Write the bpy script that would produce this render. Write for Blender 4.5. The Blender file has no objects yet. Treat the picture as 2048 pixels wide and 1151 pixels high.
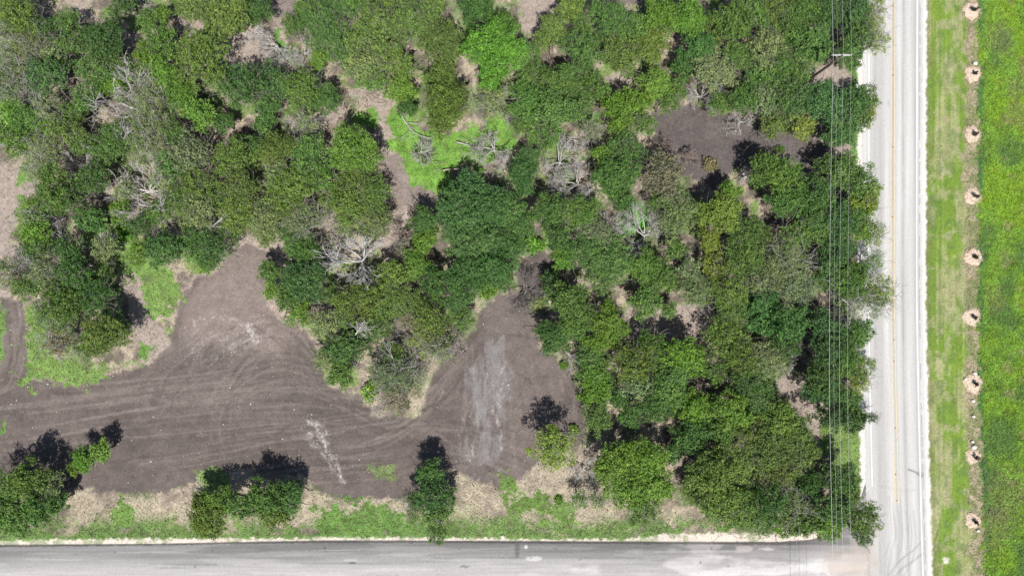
import bpy, math, random
import numpy as np

# ------------------------------------------------------------------ camera, sky, sun, exposure
S = 0.068            # metres on the ground per photograph pixel
H = 93.0             # camera height
CX, CY = 1024.0, 575.5
scene = bpy.context.scene
COL = scene.collection
cam_d = bpy.data.cameras.new('camera'); cam = bpy.data.objects.new('camera', cam_d); COL.objects.link(cam)
cam.location = (0, 0, H); cam.rotation_euler = (0, 0, 0)
cam_d.sensor_width = 36.0
cam_d.lens = 18.0 * H / (1024 * S)
cam_d.clip_start = 1.0; cam_d.clip_end = 6000
scene.camera = cam
SUN_EL, SH = math.radians(63), (-0.16, 1.0)     # shadows run up the picture, a touch to the left
world = bpy.data.worlds.new('World'); scene.world = world; world.use_nodes = True
wn = world.node_tree.nodes; wl = world.node_tree.links; wn.clear()
sky = wn.new('ShaderNodeTexSky'); sky.sky_type = 'NISHITA'; sky.sun_disc = False
sky.sun_elevation = SUN_EL
_n = math.hypot(*SH); sdx, sdy = -SH[0]/_n, -SH[1]/_n            # towards the sun, horizontally
sky.sun_rotation = math.atan2(sdx, sdy)
bg = wn.new('ShaderNodeBackground'); bg.inputs[1].default_value = 0.068
wo = wn.new('ShaderNodeOutputWorld'); wl.new(sky.outputs[0], bg.inputs[0]); wl.new(bg.outputs[0], wo.inputs[0])
sun_d = bpy.data.lights.new('sun', 'SUN'); sun_d.energy = 4.9; sun_d.angle = math.radians(0.5); sun_d.color = (1.0, .965, .915)
sun = bpy.data.objects.new('sun', sun_d); COL.objects.link(sun)
from mathutils import Vector
sv = Vector((sdx*math.cos(SUN_EL), sdy*math.cos(SUN_EL), math.sin(SUN_EL)))
sun.rotation_euler = sv.to_track_quat('Z', 'Y').to_euler(); sun.location = (0, -30, 60)
scene.view_settings.view_transform = 'Standard'; scene.view_settings.look = 'None'
scene.view_settings.exposure = 0.27; scene.view_settings.gamma = 1.0
scene.cycles.max_bounces = 5; scene.cycles.transparent_max_bounces = 4

def W(px, py, h=0.0):
    k = S * (H - h) / H
    return ((px - CX) * k, (CY - py) * k)

# ------------------------------------------------------------------ noise
_lat = {}
def vnoise(x, y, scale, seed=0):
    if seed not in _lat: _lat[seed] = np.random.default_rng(seed + 999).random((256, 256)).astype(np.float32)
    L = _lat[seed]; u = np.asarray(x, dtype=np.float64)/scale + 1000.37; v = np.asarray(y, dtype=np.float64)/scale + 1000.71
    i = np.floor(u).astype(int); j = np.floor(v).astype(int); fu = u-i; fv = v-j
    fu = fu*fu*(3-2*fu); fv = fv*fv*(3-2*fv)
    a = L[i & 255, j & 255]; b = L[(i+1) & 255, j & 255]; c = L[i & 255, (j+1) & 255]; d = L[(i+1) & 255, (j+1) & 255]
    return (a*(1-fu)+b*fu)*(1-fv) + (c*(1-fu)+d*fu)*fv
def fbm(x, y, scale, seed=0, octv=4, gain=.55):
    s = 0; a = 1; t = 0
    for k in range(octv):
        s = s + a*vnoise(x, y, scale/2**k, seed+k*7); t += a; a *= gain
    return s/t
def sstep(a, b, x):
    t = np.clip((x-a)/(b-a), 0, 1); return t*t*(3-2*t)

# ------------------------------------------------------------------ materials
def mat(name): 
    m = bpy.data.materials.new(name); m.use_nodes = True
    nt = m.node_tree; return m, nt, nt.nodes, nt.links, nt.nodes['Principled BSDF']
def mix_rgb(nt, a, b, fac=1.0, mode='MULTIPLY'):
    n = nt.nodes.new('ShaderNodeMix'); n.data_type = 'RGBA'; n.blend_type = mode
    if isinstance(fac, (int, float)): n.inputs[0].default_value = fac
    else: nt.links.new(fac, n.inputs[0])
    for s, i in ((a, 6), (b, 7)):
        if isinstance(s, tuple): n.inputs[i].default_value = s
        else: nt.links.new(s, n.inputs[i])
    return n.outputs[2]
def noise_fac(nt, scale, detail=3, lo=.75, hi=1.25, rough=.6, scl=None):
    tc = nt.nodes.new('ShaderNodeTexCoord'); no = nt.nodes.new('ShaderNodeTexNoise')
    no.inputs['Scale'].default_value = scale; no.inputs['Detail'].default_value = detail; no.inputs['Roughness'].default_value = rough
    if scl:
        mp = nt.nodes.new('ShaderNodeMapping'); mp.inputs['Scale'].default_value = scl
        nt.links.new(tc.outputs['Object'], mp.inputs[0]); nt.links.new(mp.outputs[0], no.inputs['Vector'])
    else: nt.links.new(tc.outputs['Object'], no.inputs['Vector'])
    mr = nt.nodes.new('ShaderNodeMapRange'); mr.inputs[1].default_value = .3; mr.inputs[2].default_value = .7
    mr.inputs[3].default_value = lo; mr.inputs[4].default_value = hi
    nt.links.new(no.outputs[0], mr.inputs[0]); return mr.outputs[0], no.outputs[0]
def painted(name, scales, bump=.3, dist=.05, rough=.92):
    m, nt, n, l, p = mat(name)
    at = n.new('ShaderNodeAttribute'); at.attribute_name = 'tint'; c = at.outputs['Color']; h = None
    for sc, lo, hi, scl in scales:
        f, h = noise_fac(nt, sc, 4, lo, hi, .65, scl)
        c = mix_rgb(nt, c, f)
    l.new(c, p.inputs['Base Color']); p.inputs['Roughness'].default_value = rough; p.inputs['Specular IOR Level'].default_value = .15
    b = n.new('ShaderNodeBump'); b.inputs['Strength'].default_value = bump; b.inputs['Distance'].default_value = dist
    l.new(h, b.inputs['Height']); l.new(b.outputs[0], p.inputs['Normal'])
    return m
M_ground = painted('ground_mat', [(.8, .88, 1.12, None), (5, .72, 1.28, None)], .5, .08)
M_road = painted('road_mat', [(1.5, .96, 1.04, (6, .15, 1)), (9, .80, 1.2, None)], .3, .01, .85)
M_side = painted('side_road_mat', [(1.5, .93, 1.07, (.12, 5, 1)), (9, .86, 1.14, None)], .3, .01, .85)
M_grass = painted('grass_mat', [(3, .85, 1.15, None)], .0, .01, .8)
def obj_tinted(name, sc, lo, hi, rough=.85, leaf=False):
    m, nt, n, l, p = mat(name)
    oi = n.new('ShaderNodeObjectInfo'); c = oi.outputs['Color']
    if leaf:
        at = n.new('ShaderNodeAttribute'); at.attribute_name = 'tone'
        r = n.new('ShaderNodeValToRGB'); l.new(at.outputs['Fac'], r.inputs[0])
        e = r.color_ramp.elements; e[0].color = (.48, .58, .6, 1); e[1].color = (2.6, 2.2, 1.8, 1); e[1].position = 1  # random tuft tones; the bright end puts leaf highlights into the colour
        q = e.new(.5); q.color = (1, 1, 1, 1); q = e.new(.85); q.color = (1.5, 1.4, 1.15, 1)
        c = mix_rgb(nt, c, r.outputs[0])
        l.new(c, p.inputs['Base Color']); p.inputs['Roughness'].default_value = .55; p.inputs['Specular IOR Level'].default_value = .35
        tr = n.new('ShaderNodeBsdfTranslucent'); l.new(mix_rgb(nt, c, (1.15, 1.25, .5, 1)), tr.inputs[0])
        ms = n.new('ShaderNodeMixShader'); ms.inputs[0].default_value = .13
        l.new(p.outputs[0], ms.inputs[1]); l.new(tr.outputs[0], ms.inputs[2]); l.new(ms.outputs[0], n['Material Output'].inputs[0])
    else:
        f, h = noise_fac(nt, sc, 3, lo, hi); c = mix_rgb(nt, c, f); l.new(c, p.inputs['Base Color'])
        p.inputs['Roughness'].default_value = rough; p.inputs['Specular IOR Level'].default_value = .2
    return m
M_leaf = obj_tinted('leaf_mat', 1, .8, 1.2, leaf=True)
M_bark = obj_tinted('bark_mat', 6, .75, 1.25)
def plain(name, rgb, sc=8, lo=.85, hi=1.15, rough=.8, metal=0, scl=None):
    m, nt, n, l, p = mat(name); f, h = noise_fac(nt, sc, 4, lo, hi, .6, scl)
    l.new(mix_rgb(nt, (*rgb, 1), f), p.inputs['Base Color']); p.inputs['Roughness'].default_value = rough; p.inputs['Metallic'].default_value = metal
    return m
M_white = plain('white_paint', (.66, .66, .64), 3, .86, 1.08, scl=(4, .6, 1))
M_yellow = plain('yellow_paint', (.62, .50, .27), 3, .75, 1.2, scl=(4, .6, 1))
M_wood = plain('pole_wood', (.10, .075, .055), 6, .7, 1.3)
M_arm = plain('weathered_timber', (.55, .54, .52), 6, .8, 1.1)
M_wire = plain('aluminium_wire', (.55, .55, .55), 2, .95, 1.05, .45, .3)
M_ceramic = plain('ceramic', (.7, .7, .7), 2, .95, 1.05, .3)
M_mulch = plain('mulch', (.60, .475, .37), 9, .62, 1.3, .95)
M_stone = plain('pale_stone', (.62, .58, .52), 7, .8, 1.15, .9)
M_stick = plain('dry_twigs', (.36, .30, .245), 4, .6, 1.4, .9)
M_stud = plain('stud', (.30, .17, .12), 9, .8, 1.2, .6)

# ------------------------------------------------------------------ object helpers
def tag(o, label=None, cat=None, group=None, kind=None):
    if label: o['label'] = label
    if cat: o['category'] = cat
    if group: o['group'] = group
    if kind: o['kind'] = kind
    return o
def empty(name, loc=(0, 0, 0), rz=0):
    o = bpy.data.objects.new(name, None); o.empty_display_size = .5; COL.objects.link(o); o.location = loc; o.rotation_euler = (0, 0, rz); return o
def mesh_np(name, co, faces_flat, nper, m, parent=None, tint=None, tone=None, smooth=False):
    """co (N,3), faces_flat index array, nper verts per face (int or array)"""
    me = bpy.data.meshes.new(name); co = np.asarray(co, dtype=np.float32)
    ff = np.asarray(faces_flat, dtype=np.int32).ravel()
    cnt = np.full(len(ff)//nper, nper, dtype=np.int32) if isinstance(nper, int) else np.asarray(nper, dtype=np.int32)
    me.vertices.add(len(co)); me.vertices.foreach_set('co', co.ravel())
    me.loops.add(len(ff)); me.loops.foreach_set('vertex_index', ff)
    me.polygons.add(len(cnt)); st = np.zeros(len(cnt), dtype=np.int32); st[1:] = np.cumsum(cnt)[:-1]
    me.polygons.foreach_set('loop_start', st)
    if smooth: me.polygons.foreach_set('use_smooth', np.ones(len(cnt), dtype=bool))
    me.update(calc_edges=True)
    if tint is not None:
        a = me.color_attributes.new('tint', 'FLOAT_COLOR', 'POINT')
        t = np.ones((len(co), 4), dtype=np.float32); t[:, :3] = tint; a.data.foreach_set('color', t.ravel())
    if tone is not None:
        a = me.attributes.new('tone', 'FLOAT', 'POINT'); a.data.foreach_set('value', np.asarray(tone, dtype=np.float32))
    me.materials.append(m)
    o = bpy.data.objects.new(name, me); COL.objects.link(o)
    if parent: o.parent = parent
    return o
class MB:
    def __init__(s): s.v = []; s.f = []; s.n = 0
    def add(s, v, f):
        s.v.append(np.asarray(v, dtype=float)); s.f += [tuple(i + s.n for i in q) for q in f]; s.n += len(v)
    def tube(s, pts, rad, sides=5, cap=True):
        pts = np.asarray(pts, dtype=float); n = len(pts); rad = np.broadcast_to(rad, (n,))
        t = np.gradient(pts, axis=0); t /= np.linalg.norm(t, axis=1)[:, None] + 1e-9
        ref = np.array([0, 0, 1.]) if abs(t[:, 2]).mean() < .8 else np.array([1., 0, 0])
        a = np.cross(t, ref); a /= np.linalg.norm(a, axis=1)[:, None] + 1e-9; b = np.cross(t, a)
        an = np.arange(sides)*2*math.pi/sides
        v = (pts[:, None, :] + rad[:, None, None]*(np.cos(an)[None, :, None]*a[:, None, :] + np.sin(an)[None, :, None]*b[:, None, :])).reshape(-1, 3)
        f = [(i*sides+k, i*sides+(k+1) % sides, (i+1)*sides+(k+1) % sides, (i+1)*sides+k) for i in range(n-1) for k in range(sides)]
        if cap: f += [tuple(range(sides))[::-1], tuple((n-1)*sides+k for k in range(sides))]
        s.add(v, f)
    def box(s, c, d, rz=0):
        x, y, z = d[0]/2, d[1]/2, d[2]/2
        v = np.array([(i*x, j*y, k*z) for k in (-1, 1) for i, j in ((-1, -1), (1, -1), (1, 1), (-1, 1))], dtype=float)
        ca, sa = math.cos(rz), math.sin(rz); v[:, :2] = np.c_[v[:, 0]*ca-v[:, 1]*sa, v[:, 0]*sa+v[:, 1]*ca]
        s.add(v + np.array(c), [(3, 2, 1, 0), (4, 5, 6, 7), (0, 1, 5, 4), (1, 2, 6, 5), (2, 3, 7, 6), (3, 0, 4, 7)])
    def build(s, name, m, parent=None, smooth=False):
        return mesh_np(name, np.concatenate(s.v), np.concatenate([np.array(q) for q in s.f]), [len(q) for q in s.f], m, parent, smooth=smooth)

# ------------------------------------------------------------------ ground painting
def axis(lo, hi, step, far):
    core = np.arange(lo, hi + step, step); out = []; d = step*2; p = hi + step
    while p < hi + far: p += d; out.append(p); d *= 1.25
    o2 = []; d = step*2; p = lo
    while p > lo - far: p -= d; o2.append(p); d *= 1.25
    return np.array(o2[::-1] + list(core) + out)
gx = axis(-40, 2090, 2.0, 22000); gy = axis(-40, 1190, 2.0, 22000)
PX, PY = np.meshgrid(gx, gy)          # photograph pixels on the ground plane
w1x = (fbm(PX, PY, 34, 1)-.5)*26 + (fbm(PX, PY, 9, 2, 2)-.5)*12
w1y = (fbm(PX, PY, 34, 3)-.5)*26 + (fbm(PX, PY, 9, 4, 2)-.5)*12
def sdf(poly, X, Y):
    poly = np.array(poly, dtype=float); d = np.full(X.shape, 1e9); ins = np.zeros(X.shape, dtype=bool)
    for i in range(len(poly)):
        x0, y0 = poly[i]; x1, y1 = poly[(i+1) % len(poly)]
        ex, ey = x1-x0, y1-y0; t = np.clip(((X-x0)*ex+(Y-y0)*ey)/(ex*ex+ey*ey+1e-9), 0, 1)
        d = np.minimum(d, (X-x0-t*ex)**2+(Y-y0-t*ey)**2)
        if y0 != y1:
            c = (Y >= min(y0, y1)) & (Y < max(y0, y1)) & (X < x0+(Y-y0)*ex/ey); ins ^= c
    d = np.sqrt(d); return np.where(ins, -d, d)
def region(poly, soft=6, warp=1.0, broken=0.0, seed=50):
    p = np.array(poly, dtype=float); x0, y0 = p.min(0)-60; x1, y1 = p.max(0)+60
    i0, i1 = np.searchsorted(gx, (x0, x1)); j0, j1 = np.searchsorted(gy, (y0, y1))
    out = np.zeros(PX.shape); sl = (slice(j0, j1), slice(i0, i1))
    d = sdf(poly, PX[sl]+w1x[sl]*warp, PY[sl]+w1y[sl]*warp)
    if broken: d = d + (fbm(PX[sl], PY[sl], 26, seed, 4, .65)-.5)*broken + (fbm(PX[sl], PY[sl], 8, seed+3, 3, .7)-.5)*(broken*.5+6)
    out[sl] = sstep(soft, -soft, d); return out
def stroke(pts, width, soft=1.5, seed=0, broken=.5, warp=.3):
    p = np.array(pts, dtype=float); x0, y0 = p.min(0)-30; x1, y1 = p.max(0)+30
    i0, i1 = np.searchsorted(gx, (x0, x1)); j0, j1 = np.searchsorted(gy, (y0, y1)); sl = (slice(j0, j1), slice(i0, i1))
    X = PX[sl]+w1x[sl]*warp; Y = PY[sl]+w1y[sl]*warp; d = np.full(X.shape, 1e9)
    for k in range(len(p)-1):
        ex, ey = p[k+1]-p[k]; t = np.clip(((X-p[k, 0])*ex+(Y-p[k, 1])*ey)/(ex*ex+ey*ey+1e-9), 0, 1)
        d = np.minimum(d, np.hypot(X-p[k, 0]-t*ex, Y-p[k, 1]-t*ey))
    out = np.zeros(PX.shape); out[sl] = sstep(width/2+soft, width/2-soft, d)*(1-broken + broken*sstep(.4, .62, fbm(PX[sl], PY[sl], 12, seed+77, 3))*2).clip(0, 1)
    return out
def smooth_line(pts, n=40):
    p = np.array(pts, dtype=float); t = np.linspace(0, len(p)-1, n); out = []
    for u in t:
        i = min(int(u), len(p)-2); f = u-i; a = p[max(i-1, 0)]; b = p[i]; c = p[i+1]; d = p[min(i+2, len(p)-1)]
        out.append(.5*((2*b)+(-a+c)*f+(2*a-5*b+4*c-d)*f*f+(-a+3*b-3*c+d)*f**3))
    return np.array(out)
C = np.zeros(PX.shape + (3,)); GREEN = np.zeros(PX.shape)
def lay(mask, rgb, var=None, clear=False):
    if clear: GREEN[:] *= 1-mask
    col = np.asarray(rgb, dtype=float)
    C[:] = C*(1-mask[..., None]) + (col if var is None else col*var[..., None])*mask[..., None]
rs = np.random.default_rng(5)
fine = rs.random(PX.shape); fine2 = vnoise(PX, PY, 3.2, 31)
n_big = fbm(PX, PY, 90, 11); n_mid = fbm(PX, PY, 22, 12); n_sml = fbm(PX, PY, 7, 13, 3)
# woodland floor: straw, leaf litter, bare soil
litter = sstep(.38, .62, n_mid*.7+n_sml*.3)
C[:] = np.array((.155, .128, .108))*(1-litter[..., None]) + np.array((.375, .318, .240))*litter[..., None]
C *= (.72 + .42*fine + .2*(fine2-.5))[..., None]
# GREEN: where low plants grow
def green(mask, rgb, dens=1.0, amt=1.0):
    v = .50 + .80*n_sml + .35*(fine-.5) + .7*(n_mid-.5) + .12
    lay(mask*amt, rgb, v); np.maximum(GREEN, mask*dens, out=GREEN)
green(sstep(.50, .64, fbm(PX, PY, 60, 19, 5, .65))*(PX < 1725)*.75, (.105, .165, .055), .6); green(sstep(.60, .66, fbm(PX, PY, 40, 23, 5, .65))*(PX < 1725)*.8, (.12, .21, .045), .7)
# bare and grey soil
DIRT = (.125, .103, .094)
v_d = .50 + .50*fbm(PX*.6, PY*1.3, 110, 17, 5, .6) + .36*n_mid + .14*(fine-.5) + .22*(n_sml-.5)
def pale(poly, rgb=(.30, .25, .215), **k): lay(region(poly, **k), rgb, .8 + .4*n_sml + .25*(fine-.5), True)
for poly in ([(150,-60),(175,0),(200,40),(285,70),(285,110),(240,75),(150,30),(125,-60)],
             [(0,320),(50,330),(70,400),(20,470),(15,620),(-80,620),(-80,320)],
             [(240,530),(285,560),(300,640),(345,690),(300,735),(270,700),(262,620),(235,575)],
             [(420,470),(560,470),(570,560),(560,650),(440,640),(360,660),(360,570),(420,530)],
             [(540,-60),(605,-60),(600,20),(560,70),(545,60)], [(1035,-60),(1115,-60),(1110,30),(1070,70),(1040,50)],
             [(1215,150),(1265,140),(1262,180),(1220,185)], [(690,175),(800,190),(830,300),(860,430),(830,440),(790,400),(770,300),(740,230)],
             [(350,40),(560,60),(600,110),(520,170),(400,110)], [(620,210),(690,180),(700,240),(640,265)],
             [(730,440),(850,420),(860,500),(770,520)], [(1240,610),(1420,600),(1440,650),(1380,690),(1260,680)],
             [(1560,730),(1620,770),(1680,880),(1650,900),(1590,840),(1550,780)],
             [(1600,130),(1720,120),(1722,175),(1620,175)], [(1600,275),(1725,275),(1725,345),(1640,350)]):
    pale(poly, broken=18)
lay(region([(1310,225),(1390,205),(1500,240),(1600,270),(1660,290),(1640,330),(1560,330),(1480,330),(1430,380),(1380,360),(1320,310)], broken=14), (.112, .096, .092), v_d, True)
lay(region([(1515,430),(1560,430),(1565,480),(1530,490)], broken=10), DIRT, v_d*1.1, True)
lay(region([(760,320),(825,300),(835,360),(880,400),(870,430),(820,420),(780,390)], broken=12)*.8, (.20, .165, .15), v_d, True)
lay(region([(1160,-80),(1320,-80),(1300,12),(1190,10)], broken=8), DIRT, v_d*1.2)
lay(region([(545,-60),(600,-60),(590,15),(550,35)], broken=10), (.20, .165, .15), v_d)
# big clearing
CLR = [(-2600,740),(0,755),(0,595),(38,598),(52,640),(46,700),(60,756),(120,765),(200,752),(290,735),(330,700),(350,650),(362,600),(385,560),(430,545),(455,505),(490,490),(555,505),(550,540),(520,590),(560,640),(620,660),(640,720),(655,778),(720,790),(740,830),(840,832),(862,760),(900,700),(950,660),(962,620),(1000,590),(1040,585),(1035,545),(1045,515),(1080,500),(1118,530),(1130,560),(1080,600),(1062,640),(1080,700),(1140,740),(1172,800),(1170,880),(1150,905),(1080,905),(1062,940),(1000,982),(930,955),(900,940),(830,985),(700,1003),(640,985),(610,955),(480,935),(400,960),(330,985),(160,985),(100,960),(0,960),(-2600,960)]
clr = region(CLR, soft=5, warp=.8, broken=8)
lay(clr, DIRT, v_d, True)
lay(region([(440,500),(560,500),(560,560),(600,660),(560,720),(440,690),(360,690),(370,600),(420,545)], soft=22)*clr*.62, (.25, .205, .18), .85+.3*n_sml)
lay(region([(960,600),(1060,590),(1080,680),(1130,740),(1160,860),(1080,960),(1000,975),(1020,860),(1020,720),(960,660)], soft=22)*clr*.3, (.21, .17, .155), .85+.3*n_sml)
lay(region([(0,640),(40,640),(42,740),(0,745)], soft=14, broken=30)*clr*.4, (.2, .165, .15))
flows = [smooth_line(p) for p in (
    [(-60,860),(150,832),(350,800),(550,790),(700,803),(850,850),(950,905),(1050,955)],
    [(-60,905),(200,880),(400,862),(650,835),(820,805),(900,740),(985,640)],
    [(330,810),(360,745),(430,690),(500,655),(560,680),(640,760)],
    [(440,800),(470,740),(530,700),(600,690),(640,740)],
    [(975,680),(960,760),(935,850),(945,925)], [(1000,690),(1006,800),(1010,895)],
    [(180,960),(400,930),(560,900),(760,880),(870,810),(930,720)],
    [(1140,900),(1060,900),(960,870),(840,860),(700,880)],
    [(-60,800),(200,790),(420,770),(560,740),(640,760),(760,820)],
    [(20,600),(38,680),(20,760),(-40,800)], [(1100,740),(1130,800),(1110,880),(1040,950)],
    [(500,960),(620,940),(760,930),(860,900)])]
for k in range(420):
    fl = flows[rs.integers(len(flows))]; off = rs.normal(0, 24, 2); a = rs.integers(0, 26); b = a + rs.integers(5, 22)
    sg = fl[a:b] + off
    if len(sg) < 3: continue
    m_ = stroke(sg, rs.uniform(1, 6), 2.2, k, .35, .15)*clr*rs.uniform(.15, .55)
    if rs.random() < .5: lay(m_, (.215, .18, .165))
    else: lay(m_, (.085, .068, .061))
for k in range(46):
    cx_, cy_, ra = ((455, 720, 60), (1000, 800, 95), (600, 860, 150), (120, 700, 110))[k % 4]; a0 = rs.uniform(2.6, 4.6); ra *= rs.uniform(.6, 1.3)
    arc = [(cx_+ra*math.cos(a0+t), cy_+ra*.8*math.sin(a0+t)) for t in np.linspace(0, rs.uniform(.5, 1.5), 12)]
    lay(stroke(arc, rs.uniform(1, 5), 2.2, k+600, .3, .2)*clr*rs.uniform(.12, .4), (.205, .18, .165) if k % 3 else (.07, .057, .052))
for k in range(60):
    px, py = rs.uniform(0, 1150), rs.uniform(560, 980); lay(sstep(1.2, .5, np.hypot((PX-px)/rs.uniform(10, 40), (PY-py)/rs.uniform(5, 14))+(n_sml-.5)*1.6)*clr*rs.uniform(.2, .5), (.18, .15, .135) if k % 3 == 0 else (.07, .057, .052))
marl = region([(968,680),(1008,678),(1022,730),(1012,890),(992,925),(945,930),(925,880),(920,800),(948,735)], soft=10, broken=34)
lay(marl*clr*.62*sstep(.3, .6, fbm(PX*2, PY*.5, 30, 72, 4, .65)), (.225, .215, .212), .8+.4*n_sml)
for k in range(26):
    x = rs.uniform(925, 1015); y = rs.uniform(690, 830)
    lay(stroke(smooth_line([(x, y), (x+rs.uniform(-8, 4), y+50), (x+rs.uniform(-6, 6), y+90)], 8), rs.uniform(1, 3), 1.5, k+300, .7, .1)*rs.uniform(.1, .35), (.27, .265, .265))
def chalk(pts, w, a, seed):
    m_ = stroke(smooth_line(pts, 14), w, 4.0, seed, .5, .9)*a*sstep(.38, .66, fbm(PX*1.4-PY*.5, PY*.55+PX*.25, 7, seed, 3, .8)*.75+.25*fine)
    lay(m_, (.46, .42, .40), .8+.4*fine)
chalk([(1006,728),(1004,770),(1000,815)], 4, .8, 401); chalk([(985,815),(998,850),(1006,900)], 5, .7, 402)
chalk([(618,838),(632,862),(648,885),(662,912),(672,935),(686,958)], 9, .95, 403); chalk([(600,845),(620,870),(640,900),(660,935)], 5, .6, 404)
chalk([(630,850),(650,880)], 16, .5, 409); chalk([(385,648),(420,632),(460,634),(495,655),(508,668),(516,686)], 5, .75, 405); chalk([(490,650),(515,684)], 9, .8, 406)
chalk([(455,690),(490,672),(520,668)], 3, .5, 407); chalk([(945,900),(940,930)], 10, .5, 408)
for k in range(14):
    x = 385+rs.uniform(-20, 90); y = 720+rs.uniform(-40, 30); chalk([(x, y), (x+40, y-34), (x+84, y-56)], rs.uniform(1, 3), .35, 420+k)
# pale chaff edges round the clearing and along the verge
edge = np.clip(region(CLR, soft=26, warp=1.4, broken=30) - clr, 0, 1)
lay(edge*.75*(PX < 1200), (.40, .335, .275), .62+.45*fine+.3*(fine2-.3))
lay(region([(150,985),(330,990),(480,950),(640,990),(700,1008),(830,990),(920,945),(1000,985),(1070,940),(1160,900),(1230,960),(1340,1010),(1400,1020),(1430,1060),(1200,1062),(900,1050),(600,1050),(400,1050),(150,1045)], soft=8, broken=20)*.85, (.395, .34, .255), .30+.45*fine+.3*(fine2-.3)+.6*fbm(PX, PY, 40, 73, 5, .65)); lay(sstep(.52, .66, fbm(PX, PY, 34, 74, 5, .65))*sstep(940, 990, PY)*(PY < 1080)*(PX < 1700)*(1-clr)*.6, (.19, .155, .125), .6+.6*n_sml)
# green ground cover
VERGE = (.115, .19, .055)
yv = PY + w1y*.9
vb = sstep(1014, 1060, yv + (fbm(PX, PY, 42, 61, 4, .6)-.5)*70)*(PX < 1700)*(PY < 1096)
vb *= 1-.95*sstep(.51, .62, fbm(PX, PY*1.5, 26, 63, 5, .72))*sstep(1078, 1060, PY+(n_sml-.5)*10)
green(vb, VERGE, .9)
for poly, rgb, dn, br in (
    ([(772,215),(800,222),(835,250),(900,275),(960,255),(985,235),(1028,262),(1025,300),(990,305),(975,325),(960,345),(920,330),(895,345),(900,385),(870,395),(850,372),(830,372),(822,345),(800,330),(795,310),(765,300),(768,285),(785,275)], (.130, .262, .045), 1.0, 26),
    ([(700,232),(745,212),(760,240),(750,262),(712,248)], (.12, .26, .045), 1.0, 8),
    ([(1003,265),(1030,262),(1028,292),(1008,290)], (.12, .26, .045), 1, 6),
    ([(1162,232),(1200,222),(1205,248),(1170,248)], (.12, .26, .045), 1, 6),
    ([(1250,395),(1290,405),(1315,450),(1290,455),(1245,478),(1225,470),(1232,440)], (.09, .25, .04), 1, 8),
    ([(35,330),(60,325),(70,360),(40,365)], (.13, .23, .06), 1, 26),
    ([(50,600),(75,610),(100,650),(110,700),(150,715),(210,735),(215,752),(60,762),(46,735),(52,690)], (.14, .225, .06), .85, 85),
    ([(0,600),(8,640),(10,700),(0,720),(-60,720),(-60,600)], (.13, .23, .06), .9, 26),
    ([(195,430),(260,430),(300,480),(330,520),(350,560),(352,630),(298,640),(290,590),(262,548),(238,535),(215,590),(200,540),(190,480)], (.14, .23, .06), .8, 70),
    ([(45,400),(110,390),(90,470),(30,470)], (.13, .22, .06), 1, 40), ([(280,690),(305,690),(295,720),(275,715)], (.12, .24, .05), 1, 8),
    ([(0,200),(60,205),(60,260),(0,270)], (.14, .25, .06), 1, 40), ([(0,20),(60,60),(60,110),(0,120)], (.14, .2, .07), .7, 20),
    ([(0,840),(8,842),(9,866),(0,868)], (.12, .26, .05), 1, 4), ([(1040,478),(1100,478),(1098,498),(1045,502)], (.13, .23, .05), 1, 12),
    ([(1225,80),(1240,80),(1240,90),(1225,90)], (.1, .2, .04), 1, 4), ([(1085,350),(1130,350),(1135,395),(1095,400)], (.2, .26, .09), .8, 14),
    ([(255,985),(262,1045),(228,1045),(232,995)], (.12, .21, .05), .9, 44), ([(1010,960),(1170,1010),(1120,1040),(1000,1030)], (.12, .20, .05), .7, 90),
    ([(735,930),(790,925),(790,955),(760,960)], (.13, .17, .07), .5, 26), ([(1690,120),(1728,120),(1728,175),(1705,175)], (.10, .19, .045), .9, 8),
    ([(1700,160),(1730,160),(1726,345),(1696,340)], (.10, .20, .05), .9, 14), ([(1640,860),(1730,750),(1734,980),(1712,1000),(1660,930)], (.14, .22, .06), .9, 24),
    ([(550,60),(580,90),(600,130),(560,120)], (.10, .2, .05), .8, 20), ([(395,945),(440,935),(460,960),(420,990)], (.14, .21, .07), .8, 16),
    ([(630,1020),(720,1015),(800,1030),(880,1040),(890,1075),(640,1080)], (.11, .20, .05), .7, 120)):
    green(region(poly, soft=4, broken=br, seed=int(poly[0][0])+70), rgb, dn)
# pale sand strip beside the side road
def ytop(x): return np.interp(x, [-3000, 0, 300, 650, 1000, 1400, 1560, 1620, 1660, 1690, 1712, 1724, 1734, 1760], [1094, 1090, 1088, 1081, 1082, 1084, 1084, 1080, 1070, 1058, 1025, 985, 958, 950])
sw = np.interp(PX, [0, 250, 600, 660, 1250, 1330, 1600, 1700], [10, 12, 6, 8, 5, 17, 20, 4])
dsnd = ytop(PX) - PY + (n_sml-.5)*12
lay(sstep(sw+1.5, sw-1.5, dsnd)*(PX < 1735)*(PY < 1130)*(.45+.55*sstep(.36, .5, fbm(PX, PY, 18, 66, 3))), (.60, .53, .46), .8+.3*fine)
GREEN *= 1 - sstep(sw+4, sw, dsnd)*(PX < 1735)
lay(sstep(1.5, -1.5, ytop(PX)-PY-1.5)*(PX < 1735)*(PY < 1200), (.06, .055, .05))
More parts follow.
